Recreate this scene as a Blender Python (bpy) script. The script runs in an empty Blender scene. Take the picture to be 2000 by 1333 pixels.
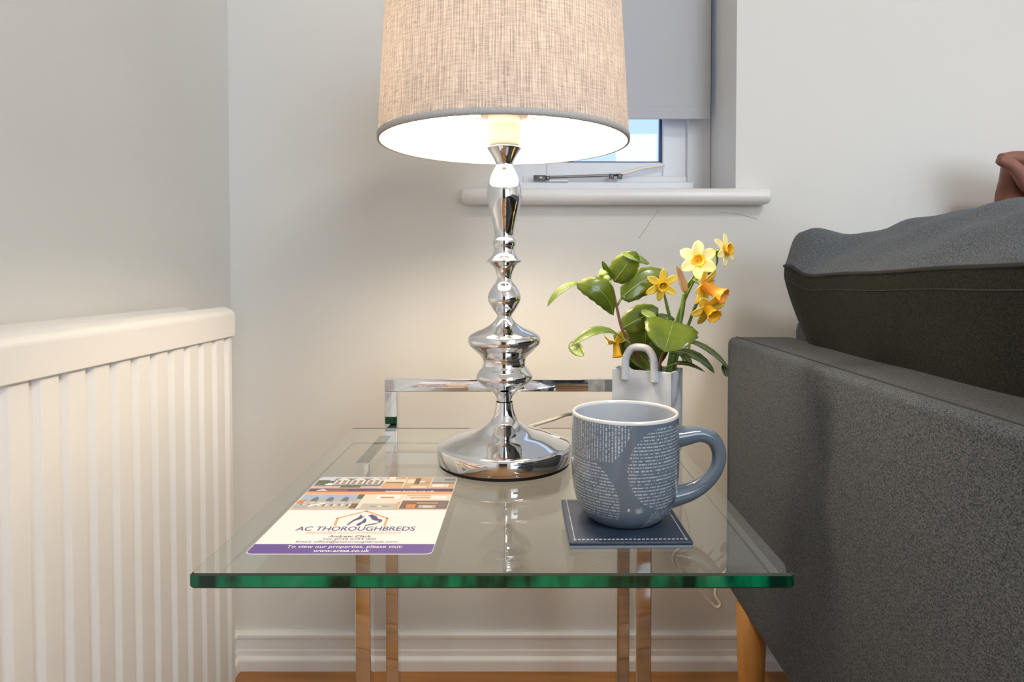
import bpy, bmesh, math, random
from mathutils import Vector, Matrix
random.seed(7)
PI = math.pi
scn = bpy.context.scene
COL = scn.collection

# ------------------------------------------------------------------ camera
F, HORIZON, VPX = 1260.0, 532.0, 1030.0        # pixels of the 2000x1333 frame
PITCH = math.radians(1.4)
CZ = 0.743                                     # camera height above the floor
CY = HORIZON + F * math.tan(PITCH)
cam_d = bpy.data.cameras.new('camera'); cam = bpy.data.objects.new('camera', cam_d); COL.objects.link(cam)
cam.location = (0, 0, CZ); cam.rotation_euler = (PI/2 - PITCH, 0, 0)
cam_d.sensor_width = 36; cam_d.lens = 36 * F / 2000
cam_d.shift_x = (1000 - VPX) / 2000; cam_d.shift_y = (CY - 666.5) / 2000
cam_d.clip_start = 0.02
scn.camera = cam

# ------------------------------------------------------------------ world, lights, exposure
w = bpy.data.worlds.new('sky'); scn.world = w; w.use_nodes = True
w.node_tree.nodes['Background'].inputs[0].default_value = (0.46, 0.64, 1.0, 1)
w.node_tree.nodes['Background'].inputs[1].default_value = 1.3
scn.view_settings.view_transform = 'Standard'; scn.view_settings.look = 'None'
scn.view_settings.exposure = 0.16; scn.view_settings.gamma = 1.0
scn.view_settings.use_curve_mapping = False
scn.cycles.caustics_reflective = False; scn.cycles.caustics_refractive = False
scn.cycles.sample_clamp_indirect = 6.0
scn.cycles.max_bounces = 12; scn.cycles.transparent_max_bounces = 16

def area(name, loc, rot, sx, sy, power, col):
    d = bpy.data.lights.new(name, 'AREA'); d.shape = 'RECTANGLE'; d.size = sx; d.size_y = sy
    d.energy = power; d.color = col
    o = bpy.data.objects.new(name, d); COL.objects.link(o); o.location = loc; o.rotation_euler = rot
    return o
area('window_fill_light', (1.65, -2.88, 1.20), (PI/2, 0, 0), 1.75, 1.85, 45, (0.86, 0.95, 1.0))  # unseen window light, added to brighten the low walls from the camera side
area('ceiling_lamp_light', (0.95, -1.0, 2.33), (0, 0, 0), 0.55, 0.55, 21, (1.0, 0.98, 0.95))

# ------------------------------------------------------------------ material helpers
def mat(name, col, rough=0.5, metal=0.0, spec=0.5, coat=0.0, sheen=0.0):
    m = bpy.data.materials.new(name); m.use_nodes = True
    b = m.node_tree.nodes['Principled BSDF']
    b.inputs['Base Color'].default_value = (*col, 1); b.inputs['Roughness'].default_value = rough
    b.inputs['Metallic'].default_value = metal; b.inputs['Specular IOR Level'].default_value = spec
    b.inputs['Coat Weight'].default_value = coat; b.inputs['Sheen Weight'].default_value = sheen
    return m
class NT:
    def __init__(s, m): s.t = m.node_tree; s.b = s.t.nodes.get('Principled BSDF')
    def n(s, typ, **kw):
        nd = s.t.nodes.new(typ)
        for k, v in kw.items(): setattr(nd, k, v)
        return nd
    def l(s, a, b): s.t.links.new(a, b)
    def val(s, sock, v):
        if hasattr(v, 'is_output') or isinstance(v, bpy.types.NodeSocket): s.l(v, sock)
        else: sock.default_value = v
    def m(s, op, a, b=0.0, c=0.0):
        nd = s.n('ShaderNodeMath', operation=op)
        s.val(nd.inputs[0], a); s.val(nd.inputs[1], b); s.val(nd.inputs[2], c)
        return nd.outputs[0]
    def mix(s, f, a, b):
        nd = s.n('ShaderNodeMix', data_type='RGBA')
        s.val(nd.inputs[0], f)
        for k, v in ((6, a), (7, b)):
            if isinstance(v, bpy.types.NodeSocket): s.l(v, nd.inputs[k])
            else: nd.inputs[k].default_value = (*v, 1)
        return nd.outputs[2]
    def noise(s, scale, detail=3.0, vec=None, rough=0.5):
        nd = s.n('ShaderNodeTexNoise'); nd.inputs['Scale'].default_value = scale
        nd.inputs['Detail'].default_value = detail; nd.inputs['Roughness'].default_value = rough
        if vec is not None: s.l(vec, nd.inputs['Vector'])
        return nd.outputs[0]
    def coord(s, scale=(1, 1, 1)):
        tc = s.n('ShaderNodeTexCoord'); mp = s.n('ShaderNodeMapping'); mp.inputs['Scale'].default_value = scale
        s.l(tc.outputs['Object'], mp.inputs[0]); return mp.outputs[0]
    def ramp(s, f, p0, p1):
        nd = s.n('ShaderNodeMapRange', interpolation_type='SMOOTHSTEP'); s.val(nd.inputs[0], f)
        nd.inputs[1].default_value = p0; nd.inputs[2].default_value = p1; return nd.outputs[0]
    def bump(s, h, strength, dist=0.001):
        nd = s.n('ShaderNodeBump'); nd.inputs['Strength'].default_value = strength
        nd.inputs['Distance'].default_value = dist; s.l(h, nd.inputs['Height']); s.l(nd.outputs[0], s.b.inputs['Normal'])
def paint(name, c1, c2, rough, scale, bump=0.0, bscale=90):
    m = mat(name, c1, rough); t = NT(m); v = t.coord()
    t.l(t.mix(t.ramp(t.noise(scale, 4, v), .35, .65), c1, c2), t.b.inputs['Base Color'])
    if bump: t.bump(t.noise(bscale, 3, v), bump)
    return m

M = {}
M['wall'] = paint('wall_paint', (.77, .765, .735), (.75, .745, .715), .75, 3, .08, 60)
M['ceiling'] = paint('ceiling_paint', (.85, .84, .82), (.83, .82, .80), .8, 3)
M['gloss_white'] = paint('gloss_white_paint', (.86, .85, .84), (.83, .82, .81), .3, 6)
M['rad_white'] = paint('radiator_enamel', (.77, .765, .745), (.74, .735, .715), .32, 5, .03, 40)
M['upvc'] = paint('white_window_plastic', (.82, .83, .85), (.78, .79, .82), .35, 8)
M['seal'] = mat('window_rubber_seal', (.02, .03, .10), .5)
M['chrome'] = mat('polished_chrome', (.83, .84, .86), .035, 1.0)
M['dull_metal'] = mat('dull_grey_metal', (.25, .25, .25), .35, 1.0)
M['black'] = mat('black_felt', (.008, .008, .009), .8)
M['plastic'] = mat('white_plastic', (.85, .82, .76), .35)
M['cord'] = mat('white_cord_plastic', (.82, .78, .72), .4)
M['door'] = paint('added_door_dark_paint', (.03, .028, .027), (.04, .036, .033), .5, 5)
M['outline'] = mat('hairline_crack', (.60, .57, .53), .9)

# wood
def wood(name, c1, c2, sc=(1.2, 14, 14), rough=.35):
    m = mat(name, c1, rough); t = NT(m); v = t.coord(sc)
    oi = t.n('ShaderNodeObjectInfo'); f = t.ramp(t.noise(2.2, 6, v, .6), .3, .7)
    c = t.mix(f, c1, c2); k = t.m('MULTIPLY_ADD', oi.outputs['Random'], .35, .8)
    h = t.n('ShaderNodeHueSaturation'); t.l(c, h.inputs['Color']); t.l(k, h.inputs['Value']); t.l(h.outputs[0], t.b.inputs['Base Color'])
    return m
M['floor'] = wood('honey_oak_floor', (.50, .235, .065), (.34, .145, .034))
M['leg_wood'] = wood('amber_beech_leg', (.62, .30, .07), (.48, .21, .045), (14, 14, 1.5), .4)

# fabrics
def fabric(name, c1, c2, sc=900, stretch=(1, 1, 1), bump=.5, sheen=.15, patch=None):
    m = mat(name, c1, .9, spec=.15, sheen=sheen); t = NT(m); v = t.coord(stretch)
    a = t.noise(sc, 2, v); f = t.ramp(a, .36, .64)
    c = t.mix(f, c1, c2)
    if patch: c = t.mix(t.m('MULTIPLY', t.ramp(t.noise(6, 2, v), .4, .65), .35), c, patch)
    t.l(c, t.b.inputs['Base Color']); t.bump(a, bump, .0012)
    t.b.inputs['Sheen Roughness'].default_value = .5
    return m
M['sofa'] = fabric('charcoal_sofa_weave', (.022, .028, .036), (.094, .110, .130), 1150, (1, .5, 1), .5, .10)
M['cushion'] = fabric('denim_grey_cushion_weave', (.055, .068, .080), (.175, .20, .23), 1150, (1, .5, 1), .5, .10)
M['cushion_back'] = fabric('dark_cushion_back_weave', (.010, .011, .009), (.030, .032, .026), 900, (1, .5, 1), .5, .02)  # darker version of the weave, used on the back face only
M['piping'] = mat('black_piping_cord', (.012, .012, .013), .7)
m = mat('pale_grey_blind_cloth', (.64, .65, .68), .8, spec=.1); t = NT(m)
tl_b = t.n('ShaderNodeBsdfTranslucent'); tl_b.inputs[0].default_value = (.62, .64, .68, 1); mx_ = t.n('ShaderNodeMixShader'); mx_.inputs[0].default_value = .24
t.bump(t.noise(900, 2, t.coord()), .05)
t.l(t.b.outputs[0], mx_.inputs[1]); t.l(tl_b.outputs[0], mx_.inputs[2]); t.l(mx_.outputs[0], t.t.nodes['Material Output'].inputs[0]); M['blind'] = m

# linen shade
def shade_mat(name, inner):
    m = bpy.data.materials.new(name); m.use_nodes = True; t = NT(m); t.t.nodes.remove(t.b)
    out = t.t.nodes['Material Output']
    d = t.n('ShaderNodeBsdfDiffuse'); tr = t.n('ShaderNodeBsdfTranslucent'); mx = t.n('ShaderNodeMixShader')
    if inner:
        c = (.88, .86, .82); d.inputs[0].default_value = (*c, 1); tr.inputs[0].default_value = (.90, .88, .84, 1); mx.inputs[0].default_value = .27
    else:
        tc = t.n('ShaderNodeTexCoord'); sx = t.n('ShaderNodeSeparateXYZ'); t.l(tc.outputs['Object'], sx.inputs[0])
        ang = t.m('ARCTAN2', sx.outputs[0], t.m('MULTIPLY', sx.outputs[1], -1.0)); z = sx.outputs[2]
        def thread(sa, sz, detail):
            cb = t.n('ShaderNodeCombineXYZ'); t.l(t.m('MULTIPLY', ang, sa), cb.inputs[0]); t.l(t.m('MULTIPLY', z, sz), cb.inputs[1])
            return t.noise(1.0, detail, cb.outputs[0])
        vert = thread(115, 28, 2); hor = thread(9, 620, 2); slub = thread(22, 260, 3)
        fine = t.m('MULTIPLY_ADD', t.m('SINE', t.m('MULTIPLY', ang, 300)), .5, .5)
        f = t.m('ADD', t.m('MULTIPLY', t.ramp(vert, .36, .64), .42), t.m('MULTIPLY', t.ramp(hor, .38, .62), .24))
        f = t.m('ADD', f, t.m('MULTIPLY', fine, .28))
        f = t.m('SUBTRACT', f, t.m('MULTIPLY', t.ramp(slub, .62, .72), .32))
        c = t.mix(f, (.25, .22, .21), (.78, .71, .67))
        t.l(c, d.inputs[0]); t.l(c, tr.inputs[0]); mx.inputs[0].default_value = .25
    t.l(d.outputs[0], mx.inputs[1]); t.l(tr.outputs[0], mx.inputs[2]); t.l(mx.outputs[0], out.inputs[0])
    return m
M['linen'] = shade_mat('oatmeal_linen', False); M['liner'] = shade_mat('white_shade_liner', True)
M['trim'] = fabric('grey_shade_tape', (.44, .43, .42), (.56, .55, .54), 900, (1, 1, 1), .2, 0)
def emit(name, col, s):
    m = bpy.data.materials.new(name); m.use_nodes = True; t = NT(m); t.t.nodes.remove(t.b)
    e = t.n('ShaderNodeEmission'); e.inputs[0].default_value = (*col, 1); e.inputs[1].default_value = s
    t.l(e.outputs[0], t.t.nodes['Material Output'].inputs[0]); return m
M['bulb'] = emit('warm_lit_bulb', (1.0, .80, .57), 190)
M['ceil_lamp'] = emit('lit_ceiling_diffuser', (1.0, .93, .84), 4)

# clear flat glass: transparent with a Schlick reflection
def clear_glass(name, tint, f0=.045, scale=1.0):
    m = bpy.data.materials.new(name); m.use_nodes = True; t = NT(m); t.t.nodes.remove(t.b)
    lw = t.n('ShaderNodeLayerWeight'); lw.inputs[0].default_value = .5
    p = t.m('POWER', lw.outputs['Facing'], 5.0); f = t.m('MULTIPLY_ADD', p, (1 - f0) * scale, f0)
    tr = t.n('ShaderNodeBsdfTransparent'); tr.inputs[0].default_value = (*tint, 1)
    g = t.n('ShaderNodeBsdfGlossy'); g.inputs['Roughness'].default_value = .0; g.inputs[0].default_value = (1, 1, 1, 1)
    mx = t.n('ShaderNodeMixShader'); t.l(f, mx.inputs[0]); t.l(tr.outputs[0], mx.inputs[1]); t.l(g.outputs[0], mx.inputs[2])
    t.l(mx.outputs[0], t.t.nodes['Material Output'].inputs[0]); return m
M['glass'] = clear_glass('clear_table_glass', (.955, .975, .955))
M['pane'] = clear_glass('window_pane_glass', (.97, .98, .99))
m = mat('green_glass_edge', (.0, .12, .06), .06, spec=.6); t = NT(m); v = t.coord((22, 22, 6))
f = t.ramp(t.noise(1.6, 3, v), .40, .60)
t.l(t.mix(f, (.0, .022, .012), (.0, .21, .085)), t.b.inputs['Base Color']); M['glass_edge'] = m
gm = t.n('ShaderNodeNewGeometry'); tr_ = t.n('ShaderNodeBsdfTransparent'); tr_.inputs[0].default_value = (.955, .975, .955, 1)
mx_ = t.n('ShaderNodeMixShader'); t.l(gm.outputs['Backfacing'], mx_.inputs[0]); t.l(t.b.outputs[0], mx_.inputs[1]); t.l(tr_.outputs[0], mx_.inputs[2])
t.l(mx_.outputs[0], t.t.nodes['Material Output'].inputs[0])
m = mat('dark_glass_arris', (.030, .045, .035), .45, spec=.15); t = NT(m); M['glass_arris'] = m
gm = t.n('ShaderNodeNewGeometry'); tr_ = t.n('ShaderNodeBsdfTransparent'); tr_.inputs[0].default_value = (.955, .975, .955, 1)
mx_ = t.n('ShaderNodeMixShader'); t.l(gm.outputs['Backfacing'], mx_.inputs[0]); t.l(t.b.outputs[0], mx_.inputs[1]); t.l(tr_.outputs[0], mx_.inputs[2])
t.l(mx_.outputs[0], t.t.nodes['Material Output'].inputs[0])

# ceramics, leather, plants
M['glass_top_arris'] = mat('dark_glass_top_arris', (.045, .055, .042), .45, spec=.15)
M['vase'] = paint('white_glazed_ceramic', (.66, .70, .75), (.61, .65, .71), .28, 30, .15, 60)
M['mug_in'] = mat('pale_grey_glaze', (.50, .54, .60), .15, coat=.4)
M['mug_rim'] = mat('white_rim_glaze', (.80, .80, .80), .15, coat=.4)
M['mug_handle'] = mat('slate_blue_glaze', (.135, .18, .235), .12, coat=.6)
M['coaster'] = paint('navy_leather', (.030, .048, .085), (.040, .060, .10), .42, 40, .5, 700)
M['coaster_edge'] = mat('grey_blue_leather_edge', (.20, .25, .33), .5)
M['thread'] = mat('white_thread', (.75, .75, .75), .8)
def leafmat(name, a, b):
    m = mat(name, a, .22, spec=.5, coat=.3); t = NT(m); v = t.coord()
    t.l(t.mix(t.ramp(t.noise(45, 3, v), .3, .7), a, b), t.b.inputs['Base Color']); return m
M['leaf'] = leafmat('glossy_green_leaf', (.060, .105, .006), (.105, .15, .008))
M['leaf_dark'] = leafmat('dark_green_leaf', (.022, .050, .010), (.042, .075, .012))
M['leaf_pale'] = leafmat('pale_green_leaf', (.13, .21, .035), (.19, .27, .055))
M['rib'] = mat('yellow_green_midrib', (.20, .27, .05), .4)
M['twig'] = mat('red_brown_twig', (.20, .085, .045), .6)
M['stem'] = mat('green_flower_stem', (.10, .19, .035), .4)
M['bud'] = mat('pale_green_bud', (.48, .55, .16), .5)
M['spathe'] = mat('papery_brown_spathe', (.50, .32, .22), .8)
def petalmat(name, a, b):
    m = mat(name, a, .5, spec=.3); t = NT(m); v = t.coord()
    t.l(t.mix(t.ramp(t.noise(90, 3, v), .3, .7), a, b), t.b.inputs['Base Color'])
    t.b.inputs['Subsurface Weight'].default_value = .0
    return m
M['petal_pale'] = petalmat('pale_lemon_petal', (.93, .80, .30), (.95, .86, .42))
M['petal'] = petalmat('yellow_petal', (.93, .66, .055), (.95, .72, .10))
M['petal_deep'] = petalmat('deep_yellow_petal', (.90, .58, .03), (.92, .65, .05))
M['cup_orange'] = petalmat('orange_trumpet', (.93, .33, .03), (.95, .42, .06))
M['cup_gold'] = petalmat('gold_trumpet', (.92, .47, .015), (.93, .55, .03))
M['leather'] = paint('red_brown_leather', (.21, .062, .028), (.14, .036, .016), .38, 22)
M['leather_matte'] = paint('pinkish_brown_leather', (.32, .145, .105), (.26, .11, .08), .6, 30)

# mug glaze with fine white line print
m = mat('slate_blue_printed_glaze', (.135, .18, .235), .14, coat=.6); t = NT(m)
tc = t.n('ShaderNodeTexCoord'); sx = t.n('ShaderNodeSeparateXYZ'); t.l(tc.outputs['Object'], sx.inputs[0])
u = t.m('MULTIPLY', t.m('ARCTAN2', sx.outputs[0], t.m('MULTIPLY', sx.outputs[1], -1.0)), .048)     # arc length, 0 towards -y
z = sx.outputs[2]
def disc(cu, cz, r):
    d = t.m('SQRT', t.m('ADD', t.m('POWER', t.m('SUBTRACT', u, cu), 2.0), t.m('POWER', t.m('SUBTRACT', z, cz), 2.0)))
    return t.m('LESS_THAN', d, r)
def AND(*a):
    r = a[0]
    for x in a[1:]: r = t.m('MULTIPLY', r, x)
    return r
def lines(c, along, period, seed):
    cb = t.n('ShaderNodeCombineXYZ'); row = t.m('FLOOR', t.m('DIVIDE', c, period))
    t.l(t.m('MULTIPLY', along, 900.0), cb.inputs[0]); t.l(t.m('MULTIPLY_ADD', row, 7.3, seed), cb.inputs[1])
    dash = t.noise(1.0, 2, cb.outputs[0])
    cb2 = t.n('ShaderNodeCombineXYZ'); t.l(t.m('MULTIPLY_ADD', row, 3.7, seed), cb2.inputs[0]); wgt = t.noise(1.0, 1, cb2.outputs[0])
    fr = t.m('ABSOLUTE', t.m('SUBTRACT', t.m('FRACT', t.m('DIVIDE', c, period)), .5))
    wid = t.m('MULTIPLY_ADD', wgt, .40, .0)
    return t.m('MULTIPLY', t.m('LESS_THAN', fr, wid), t.m('MULTIPLY', t.ramp(dash, .40, .56), .9))
GT = lambda a, b: t.m('GREATER_THAN', a, b); LT = lambda a, b: t.m('LESS_THAN', a, b)
big = AND(disc(.030, .055, .035), lines(z, u, .0028, 1))
ul = AND(disc(-.050, .098, .049), GT(z, .0605), lines(u, z, .0027, 5))
ll = AND(disc(-.055, .022, .0435), LT(z, .0585), GT(z, .012), lines(z, u, .0027, 9))
lr = AND(disc(.034, .004, .020), LT(z, .0185), lines(t.m('ADD', u, t.m('MULTIPLY', z, -.3)), z, .0027, 12))
back = AND(disc(.118, .048, .034), lines(z, u, .0028, 15))
f = t.m('MAXIMUM', t.m('MAXIMUM', t.m('MAXIMUM', big, ul), t.m('MAXIMUM', ll, lr)), t.m('MAXIMUM', back, disc(-.0035, .0215, .0013)))
t.l(t.mix(f, (.135, .18, .235), (.56, .61, .66)), t.b.inputs['Base Color']); M['mug'] = m

def flat(name, c): return mat(name, c, .45)
PR = {k: flat('print_' + k, c) for k, c in dict(
    white=(.80, .80, .80), purple=(.105, .065, .265), plum=(.105, .055, .12), orange=(.90, .36, .16), navy=(.07, .07, .19), ink=(.06, .06, .09),
    sky=(.30, .42, .68), paleblue=(.50, .56, .70), slate=(.14, .15, .18), stone=(.45, .45, .40), cream=(.72, .66, .56), tan=(.56, .38, .22),
    brown=(.17, .10, .07), rust=(.55, .22, .10), green=(.10, .13, .08), pave=(.52, .42, .37), grey=(.40, .40, .40)).items()}

# ------------------------------------------------------------------ geometry helpers
def P(x, y, D):
    """world point seen at photo pixel (x, y) at distance D in front of the camera"""
    cx, cy = (x - VPX) / F, (CY - y) / F
    d = Vector((cx, math.cos(PITCH) + cy * math.sin(PITCH), -math.sin(PITCH) + cy * math.cos(PITCH)))
    d *= D / d.y
    return d + Vector((0, 0, CZ))
def PZ(x, y, z):
    a, b = Vector((0, 0, CZ)), P(x, y, 1.0); k = (z - CZ) / (b.z - CZ)
    return a + (b - a)*k
def link(name, me, m, parent=None, smooth=False, loc=None):
    o = bpy.data.objects.new(name, me); COL.objects.link(o)
    if parent is not None: o.parent = parent
    if m is not None and not me.materials:
        for k in (m if isinstance(m, (list, tuple)) else [m]): me.materials.append(k)
    if smooth:
        for p in me.polygons: p.use_smooth = True
    if loc is not None: o.location = loc
    return o
def pym(name, v, f, m=None, parent=None, smooth=False, loc=None, mi=None):
    me = bpy.data.meshes.new(name); me.from_pydata([tuple(a) for a in v], [], f); me.update()
    o = link(name, me, m, parent, smooth, loc)
    if mi:
        for p, k in zip(me.polygons, mi): p.material_index = k
    return o
def bmo(name, bm, m, parent=None, smooth=False, loc=None):
    bmesh.ops.recalc_face_normals(bm, faces=bm.faces)
    me = bpy.data.meshes.new(name); bm.to_mesh(me); bm.free()
    return link(name, me, m, parent, smooth, loc)
def bbox(bm, x0, x1, y0, y1, z0, z1):
    r = bmesh.ops.create_cube(bm, size=1)
    for v in r['verts']:
        v.co = Vector(((x0 + x1)/2 + v.co.x*(x1 - x0), (y0 + y1)/2 + v.co.y*(y1 - y0), (z0 + z1)/2 + v.co.z*(z1 - z0)))
    return r['verts']
def box(name, x0, x1, y0, y1, z0, z1, m, parent=None, bev=0.0, seg=2):
    bm = bmesh.new(); bbox(bm, x0, x1, y0, y1, z0, z1)
    if bev: bmesh.ops.bevel(bm, geom=bm.edges[:], offset=bev, segments=seg, affect='EDGES', profile=.5)
    o = bmo(name, bm, m, parent, smooth=bev > 0)
    if bev: wn(o)
    return o
def wn(o):
    md = o.modifiers.new('normals', 'WEIGHTED_NORMAL'); md.keep_sharp = True
def boxes(name, L, m, parent=None):
    bm = bmesh.new()
    for b in L: bbox(bm, *b)
    return bmo(name, bm, m, parent)
def lathe_mesh(name, prof, seg=64, ruffle=None, cap0=False, cap1=False):
    v, f = [], []
    n = len(prof)
    for i, (r, z) in enumerate(prof):
        for k in range(seg):
            a = 2*PI*k/seg; rr = r * (1 + (ruffle(i, a) if ruffle else 0))
            v.append((rr*math.cos(a), rr*math.sin(a), z))
    for i in range(n - 1):
        for k in range(seg):
            k2 = (k + 1) % seg
            f.append((i*seg + k, i*seg + k2, (i + 1)*seg + k2, (i + 1)*seg + k))
    if cap0: f.append(tuple(range(seg))[::-1])
    if cap1: f.append(tuple((n - 1)*seg + k for k in range(seg)))
    me = bpy.data.meshes.new(name); me.from_pydata(v, [], f); me.update()
    return me
def lathe(name, prof, m, parent=None, seg=64, loc=None, **kw):
    return link(name, lathe_mesh(name, prof, seg, **kw), m, parent, True, loc)
def smooth_profile(pts, sub=6):
    """Catmull-Rom through (r, z)"""
    out = []
    for i in range(len(pts) - 1):
        p0, p1, p2, p3 = pts[max(i-1, 0)], pts[i], pts[i+1], pts[min(i+2, len(pts)-1)]
        for s in range(sub):
            q = s / sub
            out.append(tuple(.5*((2*b) + (-a + c)*q + (2*a - 5*b + 4*c - d)*q*q + (-a + 3*b - 3*c + d)*q**3) for a, b, c, d in zip(p0, p1, p2, p3)))
    out.append(tuple(pts[-1])); return out
def spline(pts, sub=8):
    return [Vector(p) for p in smooth_profile([tuple(p) for p in pts], sub)]
def tube(name, pts, r, m, parent=None, seg=10, sub=8, flat_=1.0):
    """round tube through points; r is a number or a list at the control points"""
    n = len(pts); rs = r if isinstance(r, (list, tuple)) else [r]*n
    sp = smooth_profile([(*p, q) for p, q in zip(pts, rs)], sub) if sub > 1 else [(*p, q) for p, q in zip(pts, rs)]
    v, f = [], []; up = None
    for i, s in enumerate(sp):
        p = Vector(s[:3]); a = Vector(sp[max(i-1, 0)][:3]); b = Vector(sp[min(i+1, len(sp)-1)][:3])
        d = (b - a).normalized()
        if up is None:
            up = Vector((0, 0, 1)) if abs(d.z) < .9 else Vector((0, 1, 0))
        x = d.cross(up).normalized(); up = x.cross(d).normalized()
        for k in range(seg):
            c = 2*PI*k/seg; v.append(p + x*math.cos(c)*s[3] + up*math.sin(c)*s[3]*flat_)
    for i in range(len(sp) - 1):
        for k in range(seg):
            k2 = (k+1) % seg; f.append((i*seg+k, i*seg+k2, (i+1)*seg+k2, (i+1)*seg+k))
    f.append(tuple(range(seg))[::-1]); f.append(tuple((len(sp)-1)*seg + k for k in range(seg)))
    return pym(name, v, f, m, parent, True)
def empty(name, loc=(0, 0, 0), rz=0):
    o = bpy.data.objects.new(name, None); COL.objects.link(o); o.location = loc; o.rotation_euler = (0, 0, rz)
    o.empty_display_size = .02; return o
def tag(o, label=None, cat=None, group=None, kind=None):
    if label: o['label'] = label
    if cat: o['category'] = cat
    if group: o['group'] = group
    if kind: o['kind'] = kind
    return o
def struct(o, label=None):
    o['kind'] = 'structure'
    if label: o['label'] = label
    return o
def local(o_parent, p): return Vector(p) - o_parent.location

# ------------------------------------------------------------------ the room
XL, XR, YB, YF, ZC = -.552, 3.0, 1.2, -2.8, 2.4         # left wall, right wall, wall behind table, wall behind camera, ceiling
WX0, WX1, WZ0, WZ1 = -.06, .386, .894, 1.95              # window opening
flo = struct(box('floor', XL - .1, XR + .1, YF - .1, YB + .1, -.06, -.016, M['floor']), 'honey oak board floor')
wid = .125; rows = int((YB - YF) / wid) + 1
plank = {}
for i in range(rows):
    y1 = YB - i*wid; y0 = max(y1 - wid + .0015, YF)
    if y1 - y0 < .01: continue
    off = [0, .9, .4, 1.3][i % 4]; xs = [XL] + [x for x in (XL + off, XL + off + 1.7, XL + off + 3.4) if XL + .2 < x < XR - .1] + [XR]
    for a, b in zip(xs[:-1], xs[1:]):
        key = (round(b - a, 3), round(y1 - y0, 3))
        if key not in plank:
            o = box('floor_plank', 0, b - a - .0015, 0, y1 - y0, -.016, 0, M['floor'], flo, .0012, 1); plank[key] = o.data
        else:
            o = link('floor_plank', plank[key], None, flo)
        o.location = (a, y0, 0)
struct(box('ceiling', XL - .1, XR + .1, YF - .1, YB + .1, ZC, ZC + .08, M['ceiling']), 'white painted ceiling')
struct(box('wall_left', XL - .1, XL, YF, YB + .2, 0, ZC, M['wall']), 'cream painted wall behind the radiator')
wb = struct(boxes('wall_back', [(XL, WX0, YB, YB + .2, 0, ZC), (WX1, XR, YB, YB + .2, 0, ZC), (WX0, WX1, YB, YB + .2, 0, WZ0), (WX0, WX1, YB, YB + .2, WZ1, ZC)], M['wall']), 'cream painted wall behind the glass table')
struct(box('wall_right', XR, XR + .1, YF, YB + .2, 0, ZC, M['wall']), 'cream painted wall beyond the sofa')
struct(boxes('wall_front', [(XL - .1, .75, YF - .1, YF, 0, ZC), (2.55, XR + .1, YF - .1, YF, 0, ZC), (.75, 2.55, YF - .1, YF, 0, .25), (.75, 2.55, YF - .1, YF, 2.15, ZC)], M['wall']), 'cream painted wall behind the camera, tall opening added for fill light')  # tall opening is invented, sized to let the fill light in
d = struct(box('added_door_1', -.42, .36, YF, YF + .04, 0, 2.0, M['door'], None, .004), 'unseen dark door added behind the camera for the chrome reflections')  # unseen door, added so the chrome reflects a dark strip
tube('door_handle', [(.30, YF + .04, 1.0), (.30, YF + .09, 1.0), (.22, YF + .09, 1.0)], .009, M['chrome'], d)
cl = empty('ceiling_lamp', (.95, -1.0, ZC)); tag(cl, 'square flush ceiling lamp in the room behind the camera', 'lamp')
box('housing', -.32, .32, -.32, .32, -.05, 0, M['gloss_white'], cl, .01); box('diffuser', -.28, .28, -.28, .28, -.058, -.05, M['ceil_lamp'], cl, .003)
# hairline cracks in the plaster
cr = [(1283, 397), (1285, 412), (1272, 430), (1262, 446), (1247, 466)]
cpts = [P(x, y, YB - .0006) for x, y in cr]; tube('plaster_crack', cpts, .0006, M['outline'], wb, 5, 2)
tube('plaster_crack', [P(x, y, YB - .0006) for x, y in ((1405, 415), (1440, 418), (1480, 428))], .0004, M['outline'], wb, 5, 2)

# skirting boards, moulded profile (depth, height)
SK = [(0, 0), (.018, 0), (.018, .018), (.017, .021), (.0105, .025), (.0105, .034), (.009, .037), (.009, .056), (.011, .058), (.011, .064), (.007, .068), (0, .0685)]
def skirting(name, a, b, nrm, label):
    a, b, nrm = Vector(a), Vector(b), Vector(nrm); v, f = [], []
    for q in (a, b): v += [q + nrm*dx + Vector((0, 0, z)) for dx, z in SK]
    n = len(SK); f = [(i, (i+1) % n, n + (i+1) % n, n + i) for i in range(n)] + [tuple(range(n))[::-1], tuple(range(n, 2*n))]
    o = pym(name, v, f, M['gloss_white']); bm = bmesh.new(); bm.from_mesh(o.data); bmesh.ops.recalc_face_normals(bm, faces=bm.faces); bm.to_mesh(o.data); bm.free()
    return struct(o, label)
skirting('baseboard_back', (XL, YB, 0), (XR, YB, 0), (0, -1, 0), 'white moulded skirting board under the window wall')
skirting('baseboard_left', (XL, YF, 0), (XL, YB, 0), (1, 0, 0), 'white moulded skirting board behind the radiator')

# window
win = struct(empty('window_1', (0, YB + .15, WZ0)), 'small white casement window with a chrome stay'); wl = win.location
def wbox(name, x0, x1, y0, y1, z0, z1, m, parent=win, bev=.003):
    return box(name, x0, x1, y0 - wl.y, y1 - wl.y, z0 - wl.z, z1 - wl.z, m, parent, bev)
fz0, fz1 = WZ0, WZ1
def frame(name, x0, x1, z0, z1, t_, tb, y0, y1, m, parent=win):
    o = boxes(name, [(x0, x0 + t_, y0 - wl.y, y1 - wl.y, z0 - wl.z, z1 - wl.z), (x1 - t_, x1, y0 - wl.y, y1 - wl.y, z0 - wl.z, z1 - wl.z),
              (x0 + t_, x1 - t_, y0 - wl.y, y1 - wl.y, z0 - wl.z, z0 + tb - wl.z), (x0 + t_, x1 - t_, y0 - wl.y, y1 - wl.y, z1 - t_ - wl.z, z1 - wl.z)], m, parent)
    b = o.modifiers.new('bevel', 'BEVEL'); b.width = .003; b.segments = 2; b.limit_method = 'ANGLE'
    return o
frame('outer_frame', WX0, WX1, WZ0, WZ1, .050, .052, 1.362, 1.43, M['upvc'])
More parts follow.
